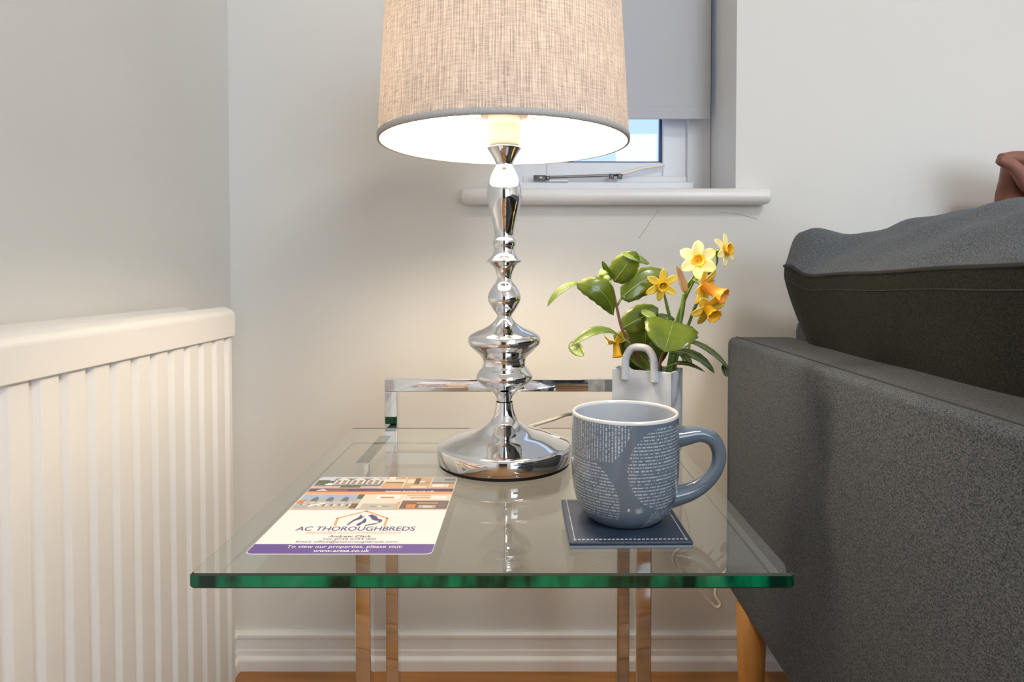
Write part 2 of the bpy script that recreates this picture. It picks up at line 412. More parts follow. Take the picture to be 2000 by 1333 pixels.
sash = frame('sash', WX0 + .046, WX1 - .046, WZ0 + .046, WZ1 - .046, .054, .036, 1.372, 1.42, M['upvc'])
px0, px1, pz0, pz1 = WX0 + .100, WX1 - .100, WZ0 + .082, WZ1 - .100
sl = boxes('seal', [(px1 - .004, px1 + .001, 1.380 - wl.y, 1.392 - wl.y, pz0 - wl.z, pz1 - wl.z), (px0 - .001, px0 + .004, 1.380 - wl.y, 1.392 - wl.y, pz0 - wl.z, pz1 - wl.z),
           (px0, px1, 1.380 - wl.y, 1.392 - wl.y, pz0 - .001 - wl.z, pz0 + .003 - wl.z)], M['seal'], sash)
wbox('pane', px0 - .004, px1 + .004, 1.394, 1.400, pz0 - .004, pz1 + .004, M['pane'], win, 0)
wbox('sill_upstand', WX0 + .006, WX1 - .040, 1.340, 1.361, WZ0, WZ0 + .036, M['upvc'])
def wp(x, y, D): return P(x, y, D) - wl
st = tube('casement_stay', [wp(1052, 345, 1.345), (wp(1120, 344, 1.345)), wp(1190, 341, 1.345), wp(1222, 338, 1.346), wp(1258, 328, 1.352), wp(1297, 322.5, 1.358)], .0035, M['plastic'], win, 8, 6)
tube('stay_bar', [wp(1046, 347, 1.342), wp(1120, 345, 1.342), wp(1210, 342, 1.342)], .0028, M['dull_metal'], st, 8, 3)
for a, b in ((1042, 1066), (1066, 1074)): tube('hinge', [wp(a, 348, 1.338), wp(b, 348, 1.338)], .0062 if a == 1042 else .0048, M['dull_metal'], st, 8, 1)
for a in (1190, 1206): tube('grip', [wp(a, 344, 1.338), wp(a + 9, 345.5, 1.338)], .0055, M['dull_metal'], st, 8, 1)
wbox('stay_pin_plate', P(1072, 0, 1.35).x, P(1110, 0, 1.35).x, 1.335, 1.350, WZ0 + .036, WZ0 + .0395, M['upvc'], win, .001)
# window board (sill) with rounded nose
sz0, sz1 = .8665, .8955; nose = [(1.40, sz0), (1.176, sz0)] + [(1.176 - .0145*math.cos(a), (sz0+sz1)/2 + .0145*math.sin(a)) for a in [(-PI/2 + PI*k/10) for k in range(1, 10)]] + [(1.176, sz1), (1.40, sz1)]
def extr_x(name, prof, x0, x1, m, parent=None):
    n = len(prof); v = [(x0, y, z) for y, z in prof] + [(x1, y, z) for y, z in prof]
    f = [(i, (i+1) % n, n + (i+1) % n, n + i) for i in range(n)] + [tuple(range(n))[::-1], tuple(range(n, 2*n))]
    bm = bmesh.new(); vs = [bm.verts.new(q) for q in v]
    for k in f: bm.faces.new([vs[i] for i in k])
    return bmo(name, bm, m, parent)
bm = bmesh.new()
sill = extr_x('trim_1', [(y, z) for y, z in nose if y < 1.3] [:0] + [(1.1995, sz0)] + nose[1:-1] + [(1.1995, sz1)], P(900, 0, 1.165).x, P(1512, 0, 1.165).x, M['gloss_white'])
b = sill.modifiers.new('bevel', 'BEVEL'); b.width = .008; b.segments = 3; b.limit_method = 'ANGLE'; b.angle_limit = math.radians(50)
for p in sill.data.polygons: p.use_smooth = True
wn(sill)
struct(sill, 'white window sill with rounded nose'); bm.free()
box('sill_board', WX0, WX1, YB, 1.362, sz0 + .004, sz1, M['gloss_white'], sill)
# roller blind
bl = tag(empty('roller_blind', (.165, 1.325, WZ1)), 'pale grey roller blind pulled partly down behind the lamp', 'blind')
bx0, bx1 = WX0 + .012, .3735; bz = P(0, 233, 1.325).z
def blb(name, x0, x1, y0, y1, z0, z1, m, bev=0): return box(name, x0 - .165, x1 - .165, y0 - 1.325, y1 - 1.325, z0 - WZ1, z1 - WZ1, m, bl, bev)
blb('cloth', bx0, bx1, 1.3245, 1.3255, bz + .024, WZ1 - .03, M['blind']); blb('hem_bar', bx0, bx1, 1.3225, 1.3275, bz, bz + .026, M['blind'], .0015)
o = tube('roller', [(bx0 - .165, 0.012, -.03), (bx1 - .165, .012, -.03)], .02, M['upvc'], bl, 16, 1)

# ------------------------------------------------------------------ radiator on the left wall
rad = tag(empty('radiator', (-.50, .35, .09)), 'white ribbed double panel radiator on the left wall', 'radiator'); rl = rad.location
RY0, RY1, RX, RZT = -.28, .997, -.452, .690
def ribbed(name, x, ridge, y0, y1, z0, z1, back):
    prof = []; y = y1 - .014; prof.append((y1, x - .004)); prof.append((y1 - .003, x))
    while y > y0 + .03:
        # groove 12 mm wide, 26 mm ridge
        prof += [(y, x), (y - .0045, x - ridge), (y - .0095, x - ridge), (y - .014, x)]
        y -= .038
    prof.append((y0, x)); n = len(prof); v, f = [], []
    pr = prof + [(y0, back), (y1, back)]; n = len(pr)
    for z in (z0, z1): v += [(q[1] - rl.x, q[0] - rl.y, z - rl.z) for q in pr]
    f = [(i, (i+1) % n, n + (i+1) % n, n + i) for i in range(n)] + [tuple(range(n))[::-1], tuple(range(n, 2*n))]
    bm = bmesh.new(); vs = [bm.verts.new(q) for q in v]
    for k in f: bm.faces.new([vs[i] for i in k])
    o = bmo(name, bm, M['rad_white'], rad)
    b = o.modifiers.new('bevel', 'BEVEL'); b.width = .0016; b.segments = 2; b.limit_method = 'ANGLE'; b.angle_limit = math.radians(20)
    return o
ribbed('front_panel', RX - .004, .0065, RY0, RY1 - .001, .09, RZT - .03, RX - .018)
ribbed('back_panel', -.522, .0065, RY0, RY1 - .001, .09, RZT - .03, -.536)
def extr_y(name, prof, y0, y1, m, parent, org):
    n = len(prof); v = [(x - org.x, y - org.y, z - org.z) for y in (y0, y1) for x, z in prof]
    f = [(i, (i+1) % n, n + (i+1) % n, n + i) for i in range(n)] + [tuple(range(n))[::-1], tuple(range(n, 2*n))]
    bm = bmesh.new(); vs = [bm.verts.new(q) for q in v]
    for k in f: bm.faces.new([vs[i] for i in k])
    o = bmo(name, bm, m, parent); return o
def rail(name, x, y1):       # rounded top seam of a panel: face, shoulder, crown
    pr = [(x, RZT - .046), (x + .0005, RZT - .014), (x - .001, RZT - .009), (x - .005, RZT - .005), (x - .012, RZT - .002), (x - .017, RZT), (x - .020, RZT - .002), (x - .021, RZT - .046)]
    o = extr_y(name, pr, RY0, y1, M['rad_white'], rad, rl)
    b = o.modifiers.new('bevel', 'BEVEL'); b.width = .003; b.segments = 3; b.limit_method = 'ANGLE'; b.angle_limit = math.radians(20)
    for p in o.data.polygons: p.use_smooth = True
    wn(o)
rail('top_rail', RX, RY1); rail('top_rail', -.517, RY1)
box('convector_plate', -.514 - rl.x, RX - .020 - rl.x, RY0 - rl.y, RY1 - .03 - rl.y, .60 - rl.z, .664 - rl.z, M['rad_white'], rad)
for y in (.1, .8): box('wall_bracket', XL - rl.x, -.520 - rl.x, y - rl.y, y + .04 - rl.y, .14 - rl.z, .62 - rl.z, M['rad_white'], rad)
tube('supply_pipe', [(-.49 - rl.x, -.24 - rl.y, 0), (-.49 - rl.x, -.24 - rl.y, -.09)], .0075, M['chrome'], rad, 10, 1)

# ------------------------------------------------------------------ glass side table
TZ, GT_ = .5184, .0114; TX0, TX1, TY0, TY1 = PZ(368, 1122, TZ).x, PZ(1553, 1122, TZ).x, PZ(1000, 1122, TZ).y, PZ(1000, 836, TZ).y
tab = tag(empty('side_table', (-.026, .72, 0)), 'clear glass side table on slim square chrome legs', 'table'); tl = tab.location
bm = bmesh.new(); bbox(bm, TX0 - tl.x, TX1 - tl.x, TY0 - tl.y, TY1 - tl.y, TZ - GT_, TZ)
ve = [e for e in bm.edges if abs(e.verts[0].co.z - e.verts[1].co.z) > .005]
bmesh.ops.bevel(bm, geom=ve, offset=.002, segments=3, affect='EDGES')
he = [e for e in bm.edges if abs(e.verts[0].co.z - e.verts[1].co.z) < 1e-5 and any(abs(fc.normal.z) < .5 for fc in e.link_faces) and any(abs(fc.normal.z) > .5 for fc in e.link_faces)]
bmesh.ops.bevel(bm, geom=he, offset=.0015, segments=1, affect='EDGES')
bm.normal_update()
for fc in bm.faces: fc.material_index = 0 if abs(fc.normal.z) > .95 else (3 if fc.normal.z > .2 else 2 if fc.normal.z < -.2 else 1)
o = bmo('glass_top', bm, [M['glass'], M['glass_edge'], M['glass_arris'], M['glass_top_arris']], tab); tag(o, 'clear glass top with green edges')
S = .0095; XLp, XRp, YF1, YR1 = -.2044, .1445, .80, .97; UZ = TZ - GT_
def tb(name, x0, x1, y0, y1, z0, z1): return box(name, x0 - tl.x, x1 - tl.x, y0 - tl.y, y1 - tl.y, z0, z1, M['chrome'], tab, .0012, 2)
for x in (XLp, XRp):
    tb('post', x - S, x + S, YR1 - S, YR1 + S, .019, .564)
    tb('leg', x - S, x + S, YF1 - S, YF1 + S, .019, UZ - .0195)
    tb('rail', x - S, x + S, YF1 - S, YR1 - S, UZ - .0195, UZ)
    tb('floor_rail', x - S, x + S, .42, YR1 + S, .0, .019)
tb('crossbar', XLp - S, XRp + S, YR1 - S, YR1 + S, .564, .583)
tb('floor_bar', XLp + S, XRp - S, YR1 - S, YR1 + S, .0, .019)

# ------------------------------------------------------------------ table lamp
LX, LY = -.0272, .762; lamp = tag(empty('table_lamp', (LX, LY, TZ)), 'turned chrome table lamp with oatmeal linen drum shade, lit', 'lamp')
K = .768 / F
def zz(y): return CZ - (y - HORIZON) * K - TZ
foot = [(0, .003), (.0775, .003), (.0795, .0045), (.0795, .019), (.0788, .0210), (.0765, .0230)] 
foot += [(h*K, zz(y) + .005*min(1, max(0, (y - 784)/55))) for h, y in ((112, 866), (83, 855.5), (58, 848), (40, 839), (28.5, 829), (22.5, 817), (19, 804), (17, 792), (16, 784))]
fp = foot[:4] + smooth_profile(foot[3:], 5)[1:]
lathe('foot', fp, M['chrome'], lamp, 96)
lathe('felt_pad', [(0, 0), (.0772, 0), (.0772, .003), (0, .003)], M['black'], lamp, 64)
col = [(13, 783), (13.5, 780), (18, 771), (26, 762), (38, 754), (47.5, 747), (54, 739.5), (55, 732), (50, 723.5), (43.5, 716), (41.5, 710), (41.5, 703), (44, 696.5), (50, 690), (60, 681), (69, 671), (71, 663), (67, 654), (54, 646.5), (38, 640), (26, 633), (17.5, 624), (14.2, 618), (14.2, 615), (18, 610), (25, 600), (31, 589), (32, 580.5), (29, 570), (23, 560), (16.5, 552), (14, 545), (14.5, 538), (18, 528.5), (24, 520), (32, 513.5)]
pc = [(h*K, zz(y)) for h, y in col]; c1 = smooth_profile(pc, 4)
c1 += [(34*K, zz(511.5)), (33.6*K, zz(509.5))]
up = [(33, 509), (27, 504), (22.5, 498), (20, 491), (19.8, 484), (21.5, 481.5), (22.3, 478), (22.3, 471.5), (20.5, 468.5), (18.5, 464), (18.5, 457), (20, 446), (24.5, 426), (30, 406), (33.6, 388), (33.4, 374), (30, 358), (24, 342), (18, 331), (16, 325.5), (18, 319), (23, 309), (29, 299.5), (33, 294)]
c2 = smooth_profile([(h*K, zz(y)) for h, y in up], 4)
lathe('column', [(0, zz(783))] + c1 + c2 + [(33.2*K, zz(292)), (31*K, zz(291.5)), (0, zz(296))], M['chrome'], lamp, 80)
zs0, zs1 = zz(292), zz(222)
sk_ = lathe('socket', [(0, zs0), (.0165, zs0), (.0178, zs0 + .004), (.0188, zs0 + .010), (.0192, zs0 + .022), (.0205, zs0 + .024), (.0205, zs0 + .031), (.0192, zs0 + .033), (.0192, zs1), (0, zs1)], M['plastic'], lamp, 40)
for k in (.0265, .0285): pass
SB, ST, RB, RT = .895 - TZ, .895 + .235 - TZ, .1453, .1315
lathe('socket_ring', [(.0192, zs1 - .006), (.028, zs1 - .006), (.028, zs1 - .002), (.0192, zs1 - .002)], M['plastic'], sk_, 32)
# lit bulb above the socket
lathe('bulb', smooth_profile([(.013, zs1), (.014, zs1 + .012), (.026, zs1 + .030), (.036, zs1 + .050), (.036, zs1 + .068), (.026, zs1 + .088), (.001, zs1 + .098)], 4), M['bulb'], lamp, 32)
def shade_r(z): return RB + (RT - RB) * (z - SB) / (ST - SB)
th = .0016; prof = [(shade_r(SB + (ST - SB)*k/12), SB + (ST - SB)*k/12) for k in range(13)]
sh = lathe('shade', prof, M['linen'], lamp, 128)
lathe('shade_liner', [(r - th, z) for r, z in prof][::-1], M['liner'], sh, 128)
lathe('bottom_tape', [(RB - th - .0008, SB + .003), (RB - th - .0006, SB - .0016), (RB + .0006, SB - .0016), (RB + .0009, SB + .0045), (RB + .0002, SB + .005)], M['trim'], sh, 128)
lathe('top_tape', [(RT - th - .0008, ST - .003), (RT - th - .0006, ST + .0016), (RT + .0006, ST + .0016), (RT + .0009, ST - .0045), (RT + .0002, ST - .005)], M['trim'], sh, 128)
for k in range(3):
    a = 2*PI*k/3 + PI/6
    tube('shade_spoke', [(.026*math.cos(a), .026*math.sin(a), zs1 - .004), (.08*math.cos(a), .08*math.sin(a), zs1 + .02), ((RT - .004)*math.cos(a), (RT - .004)*math.sin(a), ST - .01)], .0014, M['plastic'], sh, 6, 4)
cpx = [(1000, 845, .85), (1012, 841, .90), (1040, 832, .945), (1080, 820, .97), (1118, 809, .995), (1180, 815, 1.03), (1260, 880, 1.07), (1330, 985, 1.10), (1345, 1050, 1.11), (1334, 1068, 1.11), (1318, 1080, 1.11), (1315, 1098, 1.11), (1330, 1113, 1.11), (1352, 1136, 1.11), (1376, 1166, 1.11), (1397, 1186, 1.11), (1407, 1181, 1.11), (1397, 1163, 1.115), (1400, 1143, 1.12), (1414, 1120, 1.135), (1445, 1090, 1.165)]
cp = []
for x, y, D in cpx:
    p = P(x, y, D)
    if D < .94: p.z = TZ + .0028 + (0 if D < .91 else .002)
    cp.append(local(lamp, p))
cp[0] = Vector((.012, .0745, .006))
tube('power_cord', cp, .0027, M['cord'], lamp, 8, 8)

# ------------------------------------------------------------------ leather coaster and mug
CXo, CYo = .0838, .5675
co = tag(empty('coaster', (CXo, CYo, TZ), math.radians(.8)), 'square navy leather coaster with white stitching under the mug', 'coaster')
box('base_layer', -.0505, .0505, -.0495, .0495, 0, .0026, M['coaster_edge'], co, .0006, 2)
pad = box('top_layer', -.0505, .0505, -.0495, .0495, .0028, .0058, M['coaster'], co, .0012, 3)
bm = bmesh.new()
for k in range(27):
    a = -.0455 + k*.0035
    for s in (-1, 1):
        bbox(bm, a - .0011, a + .0011, s*.0447 - .00032, s*.0447 + .00032, .0057, .0062)
        bbox(bm, s*.0457 - .00032, s*.0457 + .00032, a - .0011, a + .0011, .0057, .0062)
tag(bmo('stitching', bm, M['thread'], co), 'white dashed stitching', kind='stuff')
MX, MY, MZ = .0872, .5735, TZ + .006
mug = tag(empty('mug', (MX, MY, MZ)), 'slate blue ceramic mug with fine white line print', 'mug')
outp = smooth_profile([(.030, .0), (.0335, .0022), (.0395, .0085), (.0440, .0180), (.0465, .0310), (.0476, .0480), (.0477, .0650), (.0474, .0800), (.0470, .0925)], 4)
lathe('body', [(0, .0012), (.027, .0012), (.0285, 0)] + outp, M['mug'], mug, 96)
lathe('rim', smooth_profile([(.0470, .0925), (.0470, .0940), (.0462, .0951), (.0448, .0951), (.0441, .0940), (.0440, .0925)], 3), M['mug_rim'], mug, 96)
lathe('inside', smooth_profile([(.0440, .0925), (.0440, .07), (.0435, .045), (.0415, .024), (.036, .011), (.024, .0062), (.0, .0055)], 4), M['mug_in'], mug, 96)
hp = [local(mug, P(x, y, MY)) for x, y in ((1312, 856), (1336, 852), (1368, 848), (1394, 861), (1404, 888), (1397, 918), (1375, 945), (1345, 962), (1306, 972))]
tube('handle', hp, [.0100, .0088, .0072, .0066, .0064, .0064, .0068, .0080, .0098], M['mug_handle'], mug, 16, 8)

# ------------------------------------------------------------------ property flyer
FX0, FY0, FW, FL = -.2250, PZ(600, 1084, TZ).y, .1490, .193
fly = tag(empty('flyer', (FX0, FY0, TZ), 0), 'white and purple flyer with photo strips lying on the glass', 'flyer')
def rrect(x0, y0, x1, y1, r, n=5):
    out = []
    for cx, cy, a0 in ((x1 - r, y0 + r, -PI/2), (x1 - r, y1 - r, 0), (x0 + r, y1 - r, PI/2), (x0 + r, y0 + r, PI)):
        out += [(cx + r*math.cos(a0 + PI/2*k/n), cy + r*math.sin(a0 + PI/2*k/n)) for k in range(n + 1)]
    return out
def flatpoly(name, pts, z, m, parent, thick=.00003):
    n = len(pts); v = [(x, y, z - thick) for x, y in pts] + [(x, y, z) for x, y in pts]
    f = [tuple(range(n, 2*n)), tuple(range(n))[::-1]] + [(i, (i+1) % n, n + (i+1) % n, n + i) for i in range(n)]
    return pym(name, v, f, m, parent)
ol = rrect(0, 0, FW, FL, .005); flatpoly('card', ol, .0004, PR['white'], fly, .0004)
CTOP = .0004
low = [q for q in ol if q[1] < .0188]; low = sorted(low, key=lambda q: 0)
pur = rrect(.0004, .0006, FW - .0004, .03, .005); pur = [(x, min(y, .0188)) for x, y in pur]
flatpoly('purple_band', pur, CTOP + .00004, PR['purple'], fly)
PRK = list(PR)
def picture(name, quads, z=CTOP + .00004):
    """one printed photograph: stacked flat colour shapes on one mesh"""
    v, f, mi = [], [], []
    for i, (pts, c) in enumerate(quads):
        b = len(v); zz_ = z + i*.000004
        if len(pts) == 4 and not isinstance(pts[0], tuple): x0, y0, x1, y1 = pts; pts = [(x0, y0), (x1, y0), (x1, y1), (x0, y1)]
        v += [(x*FW, y, zz_) for x, y in pts]; f.append(tuple(range(b, b + len(pts)))); mi.append(PRK.index(c))
    return pym(name, v, f, [PR[k] for k in PRK], fly, mi=mi)
# lower strip, left photo: terrace of houses under a blue sky
q = [((.006, .098, .415, .1375), 'stone'), ((.006, .124, .415, .1375), 'sky'), ((.006, .098, .415, .1015), 'pave')]
for i in range(7):
    x = .03 + i*.05; q += [([(x, .118), (x + .05, .118), (x + .045, .1265), (x + .025, .131), (x + .005, .1265)], 'slate' if i % 2 else 'grey')]
    q += [((x + .008, .105, x + .02, .111), 'slate'), ((x + .028, .105, x + .04, .111), 'cream'), ((x + .012, .113, x + .034, .1165), 'paleblue')]
q += [([(.10, .103), (.20, .112), (.19, .115), (.09, .106)], 'white'), ((.006, .100, .10, .108), 'grey'), ((.006, .112, .05, .122), 'rust'), ((.37, .099, .415, .112), 'brown'), ((.375, .125, .415, .1375), 'green')]
picture('photo_print', q)
q = [((.42, .097, .685, .1378), 'cream'), ((.44, .100, .67, .112), 'stone'), ((.50, .124, .66, .1375), 'white'), ((.53, .1265, .62, .131), 'rust'), ((.50, .1035, .62, .1055), 'slate'), ((.545, .1035, .575, .1055), 'white'), ((.42, .097, .685, .099), 'grey'), ((.66, .097, .685, .117), 'tan')]
picture('photo_print', q)
q = [((.69, .098, .996, .1205), 'brown'), ((.81, .101, .92, .108), 'grey'), ((.84, .102, .90, .1045), 'white'), ((.73, .100, .79, .110), 'rust'), ((.94, .103, .98, .117), 'slate'), ((.79, .112, .93, .115), 'tan')]
picture('photo_print', q)
q = [((.69, .1225, .996, .1378), 'cream'), ((.73, .126, .86, .130), 'tan'), ((.87, .125, .97, .133), 'white'), ((.70, .133, .86, .1365), 'stone')]
picture('photo_print', q)
flatpoly('fold_line', [(0.0004, .0955), (FW - .0004, .0955), (FW - .0004, .0975), (.0004, .0975)], CTOP + .00004, PR['pave'], fly)
flatpoly('orange_stripe', [(0.0004, .138), (FW - .0004, .138), (FW - .0004, .146), (.0004, .146)], CTOP + .00004, PR['orange'], fly)
flatpoly('purple_stripe', [(0.0004, .146), (FW - .0004, .146), (FW - .0004, .1555), (.0004, .1555)], CTOP + .00004, PR['plum'], fly)
# upper strip
q = [((.004, .1556, .478, .1926), 'slate'), ((.004, .180, .478, .1926), 'paleblue'), ((.004, .1556, .478, .1635), 'pave'), ((.20, .158, .34, .165), 'green'), ((.12, .166, .45, .1875), 'slate')]
for i in range(3):
    x = .13 + i*.115; q += [([(x, .168), (x + .10, .168), (x + .10, .183), (x + .05, .190), (x, .183)], 'cream')]
    for j in range(2):
        for k in range(2): q += [((x + .012 + j*.045, .170 + k*.0065, x + .040 + j*.045, .1745 + k*.0065), 'slate')]
q += [((.08, .166, .13, .172), 'white'), ((.004, .170, .09, .182), 'green')]
picture('photo_print', q)
for x0, x1, qq in ((.483, .632, [('tan', 0, 0, 1, 1), ('cream', 0, .5, 1, .8), ('brown', .1, .45, .95, .55), ('orange', .05, .05, .8, .25), ('white', .15, .8, .45, 1)]),
                   (.637, .822, [('tan', 0, 0, 1, 1), ('cream', .05, .45, .35, .8), ('brown', .35, .35, .55, .9), ('white', .55, .5, .75, .65), ('slate', .6, .45, .95, .5), ('cream', .3, .05, .9, .2)]),
                   (.827, .996, [('tan', 0, 0, 1, 1), ('grey', 0, .5, 1, 1), ('slate', .5, .68, .95, .82), ('cream', .05, .1, .75, .4), ('white', .1, .2, .55, .32), ('brown', 0, .42, .95, .5)])):
    picture('photo_print', [((x0 + (x1 - x0)*a, .1562 + .0362*b_, x0 + (x1 - x0)*c, .1562 + .0362*d_), k) for k, a, b_, c, d_ in qq])
flatpoly('white_roof_mark', [(.008, .1485), (.020, .1485), (.014, .1545)], CTOP + .0001, PR['white'], fly)
def text(body, u0, u1, v0, v1, m, z=CTOP + .00009, bold=0.0, slant=0.0):
    cu = bpy.data.curves.new('lettering', 'FONT'); cu.body = body; cu.size = 1.0; cu.offset = bold; cu.resolution_u = 3; cu.shear = slant
    tmp = bpy.data.objects.new('lettering_tmp', cu); COL.objects.link(tmp)
    bpy.context.view_layer.update()
    me = bpy.data.meshes.new_from_object(tmp.evaluated_get(bpy.context.evaluated_depsgraph_get()))
    bpy.data.objects.remove(tmp); bpy.data.curves.remove(cu)
    xs = [v.co.x for v in me.vertices]; ys = [v.co.y for v in me.vertices]
    sx_, sy_ = (u1 - u0)*FW / (max(xs) - min(xs)), (v1 - v0) / (max(ys) - min(ys))
    for v in me.vertices: v.co = Vector((u0*FW + (v.co.x - min(xs))*sx_, v0 + (v.co.y - min(ys))*sy_, z))
    me.materials.clear(); return link('lettering', me, m, fly)
text('To view our properties, please visit:', .193, .827, .0098, .0164, PR['white'], bold=.012)
text('www.actsa.co.uk', .355, .659, .0035, .0088, PR['white'], bold=.016)
text('Email: office@acthoroughbreds.com', .22, .786, .0203, .0258, PR['ink'])
text('Tel: 0734 0734 000', .354, .657, .0268, .0310, PR['ink'])
text('Andrew Clark', .38, .623, .0322, .0368, PR['ink'], bold=.012)
text('SERVICED ACCOMMODATION', .233, .78, .0396, .0440, PR['orange'])
text('AC THOROUGHBREDS', .157, .853, .0462, .0555, PR['navy'], bold=.014)
text('www.actsa.co.uk', .535, .875, .1440, .1500, PR['white'], bold=.016)
text('SERVICED ACCOMMODATION', .08, .27, .1488, .1520, PR['orange'])
def stroke(name, pts, wd, m):
    v, f = [], []
    for (a, b) in zip(pts[:-1], pts[1:]):
        a, b = Vector((a[0]*FW, a[1], 0)), Vector((b[0]*FW, b[1], 0)); d_ = (b - a).normalized(); n_ = Vector((-d_.y, d_.x, 0))*wd/2
        k = len(v); e = d_*wd*.35
        v += [(*(q.xy), CTOP + .00009) for q in (a - e - n_, b + e - n_, b + e + n_, a - e + n_)]; f.append((k, k+1, k+2, k+3))
    return pym(name, v, f, m, fly)
stroke('house_outline', [(.368, .0575), (.350, .0745), (.497, .0925), (.655, .0745), (.662, .0575)], .0022, PR['orange'])
H = lambda pts: [(x*FW, y) for x, y in pts]
for pts in ([(.435, .0585), (.446, .0585), (.462, .068), (.497, .0735), (.508, .0805), (.494, .0785), (.478, .0845), (.474, .0765), (.452, .0705), (.440, .0635)],
            [(.490, .0580), (.512, .0570), (.522, .0625), (.540, .0655), (.528, .0735), (.516, .0745), (.512, .0665), (.496, .0625)],
            [(.524, .0815), (.548, .0835), (.580, .0795), (.600, .0735), (.628, .0715), (.634, .0675), (.622, .0640), (.606, .0660), (.612, .0690), (.590, .0690), (.566, .0715), (.548, .0770)],
            [(.546, .0580), (.560, .0605), (.600, .0630), (.622, .0650), (.606, .0608), (.566, .0582), (.548, .0560)]):
    flatpoly('horse_head_mark', H(pts), CTOP + .00010, PR['navy'], fly, .00002)

# ------------------------------------------------------------------ shopping-bag vase
VA = math.radians(-30); VX, VY = .1505, .805
vase = tag(empty('vase', (VX, VY, TZ), VA), 'white ceramic vase shaped like a small shopping bag, behind the mug', 'vase')
hw, hd, VH = .0375, .0240, .1040
bm = bmesh.new(); NU, NV = 14, 18; rings = []
def wob(x, z): return .0016*math.sin(70*x + 55*z) + .0016*math.sin(130*x - 90*z + 1) + .0007*math.sin(210*z + 60*x)
def ring(z, inset, wobble=True):
    out = []; per = [(-1, -1, 1, 0), (1, -1, 0, 1), (1, 1, -1, 0), (-1, 1, 0, -1)]
    for sx_, sy_, dx, dy in per:
        for k in range(NU):
            f_ = k/NU; x = (sx_ + dx*2*f_)*(hw - inset); y = (sy_ + dy*2*f_)*(hd - inset)
            nb = .0022 * math.sin(PI*f_)**.5 * math.sin(PI*min(max(z/VH, .0), 1))
            wv = wob(x + y*1.3 + sx_, z) * math.sin(PI*f_) if wobble else 0
            if dx: y += (-1 if sy_ < 0 else 1)*(wv - nb*.3)
            else: x += (1 if sx_ > 0 else -1)*(wv - nb*.6)
            out.append(bm.verts.new((x, y, z)))
    return out
rings = [ring(VH*i/NV, 0 if i > 0 else .001) for i in range(NV + 1)]
rings += [ring(VH + .0008, .0015), ring(VH - .001, .0032), ring(VH*.5, .0036, False), ring(.006, .004, False)]
for a, b in zip(rings[:-1], rings[1:]):
    for k in range(4*NU): bm.faces.new((a[k], a[(k+1) % (4*NU)], b[(k+1) % (4*NU)], b[k]))
bm.faces.new(rings[0]); bm.faces.new(rings[-1])
o = bmo('body', bm, M['vase'], vase, True); md = o.modifiers.new('sharp', 'EDGE_SPLIT'); md.split_angle = math.radians(55)
def arch(y, top):
    h = .0175; zb = VH - .012; return [(-h - .0015, y, zb), (-h - .001, y, VH), (-h, y, VH + top*.55), (-h*.6, y, VH + top*.93), (0, y, VH + top), (h*.6, y, VH + top*.93), (h, y, VH + top*.55), (h + .001, y, VH), (h + .0015, y, zb)]
tube('handle', [(x - .001, y, z) for x, y, z in arch(-hd - .0015, .029)], .0047, M['vase'], vase, 12, 6)

# ------------------------------------------------------------------ camellia sprig and daffodils
def leaf_mesh(B, T, wl_, wr_, n, curl=0.0, fold=.25, droop=0.0, serr=.07, shape=.85, NT_=12, bend=(0, 0, 0)):
    """midrib from B to T; n = side the leaf shows; curl bows the midrib towards n; fold lifts the halves towards n"""
    B, T, n = Vector(B), Vector(T), Vector(n).normalized(); ax = T - B; L = ax.length; a = ax.normalized()
    n = (n - a*n.dot(a)).normalized(); s = a.cross(n).normalized(); v, f = [], []
    NW = 3; cols = 2*NW + 1; bend = Vector(bend)
    for i in range(NT_ + 1):
        t_ = i/NT_; c = B + ax*t_ + n*(curl*L*4*t_*(1 - t_)) + n*(-droop*L*t_**3) + bend*(4*t_*(1-t_))
        pa, pb = .62*shape, .62; tm = pa/(pa + pb); w0 = t_**pa*max(1 - t_, 0)**pb/(tm**pa*(1 - tm)**pb)
        for j in range(-NW, NW + 1):
            q = j/NW; wd = (wl_ if j < 0 else wr_)*w0*(1 + (serr if (abs(j) == NW and i % 2) else 0))
            v.append(c + s*(q*wd) + n*(fold*abs(q)**1.4*wd))
    for i in range(NT_):
        for j in range(cols - 1):
            k = i*cols + j; f.append((k, k+1, k+cols+1, k+cols))
    return v, f
def add_leaf(parent, bx, tx, wpx, n, m='leaf', name='leaf', **kw):
    B, T = local(parent, P(*bx)), local(parent, P(*tx)); D = (bx[2] + tx[2])/2
    wl_, wr_ = (wpx if isinstance(wpx, tuple) else (wpx, wpx)); k = D/F
    v, f = leaf_mesh(B, T, wl_*k, wr_*k, n, **kw)
    o = pym(name, v, f, M[m], parent, True); sd = o.modifiers.new('solid', 'SOLIDIFY'); sd.thickness = .0005; sd.offset = 0
    # midrib
    cols, NT_ = 7, len(v)//7 - 1; nn = Vector(n).normalized()
    pts = [v[i*cols + 3] + nn*.0003 for i in range(0, NT_ + 1, 2)]
    tube('midrib', pts, [.0007*(1 - .7*i/(len(pts)-1)) for i in range(len(pts))], M['rib'], o, 5, 2)
    return o
Bs = P(1262, 712, .800)
cam_s = tag(empty('camellia_sprig', (VX, VY, TZ + .02)), 'leafy green camellia sprig in the bag vase, reddish twig', 'foliage')
def cl_(x, y, D): return local(cam_s, P(x, y, D))
vin = Vector((VX, VY, TZ + .03))
tube('twig', [local(cam_s, vin + Vector((0, 0, -.015))), cl_(1250, 712, .802), cl_(1229, 670, .795), cl_(1214, 640, .79), cl_(1205, 602, .79), cl_(1197, 565, .79), cl_(1192, 553, .79)], [.0022, .0022, .0020, .0018, .0017, .0014, .0010], M['twig'], cam_s, 8, 6)
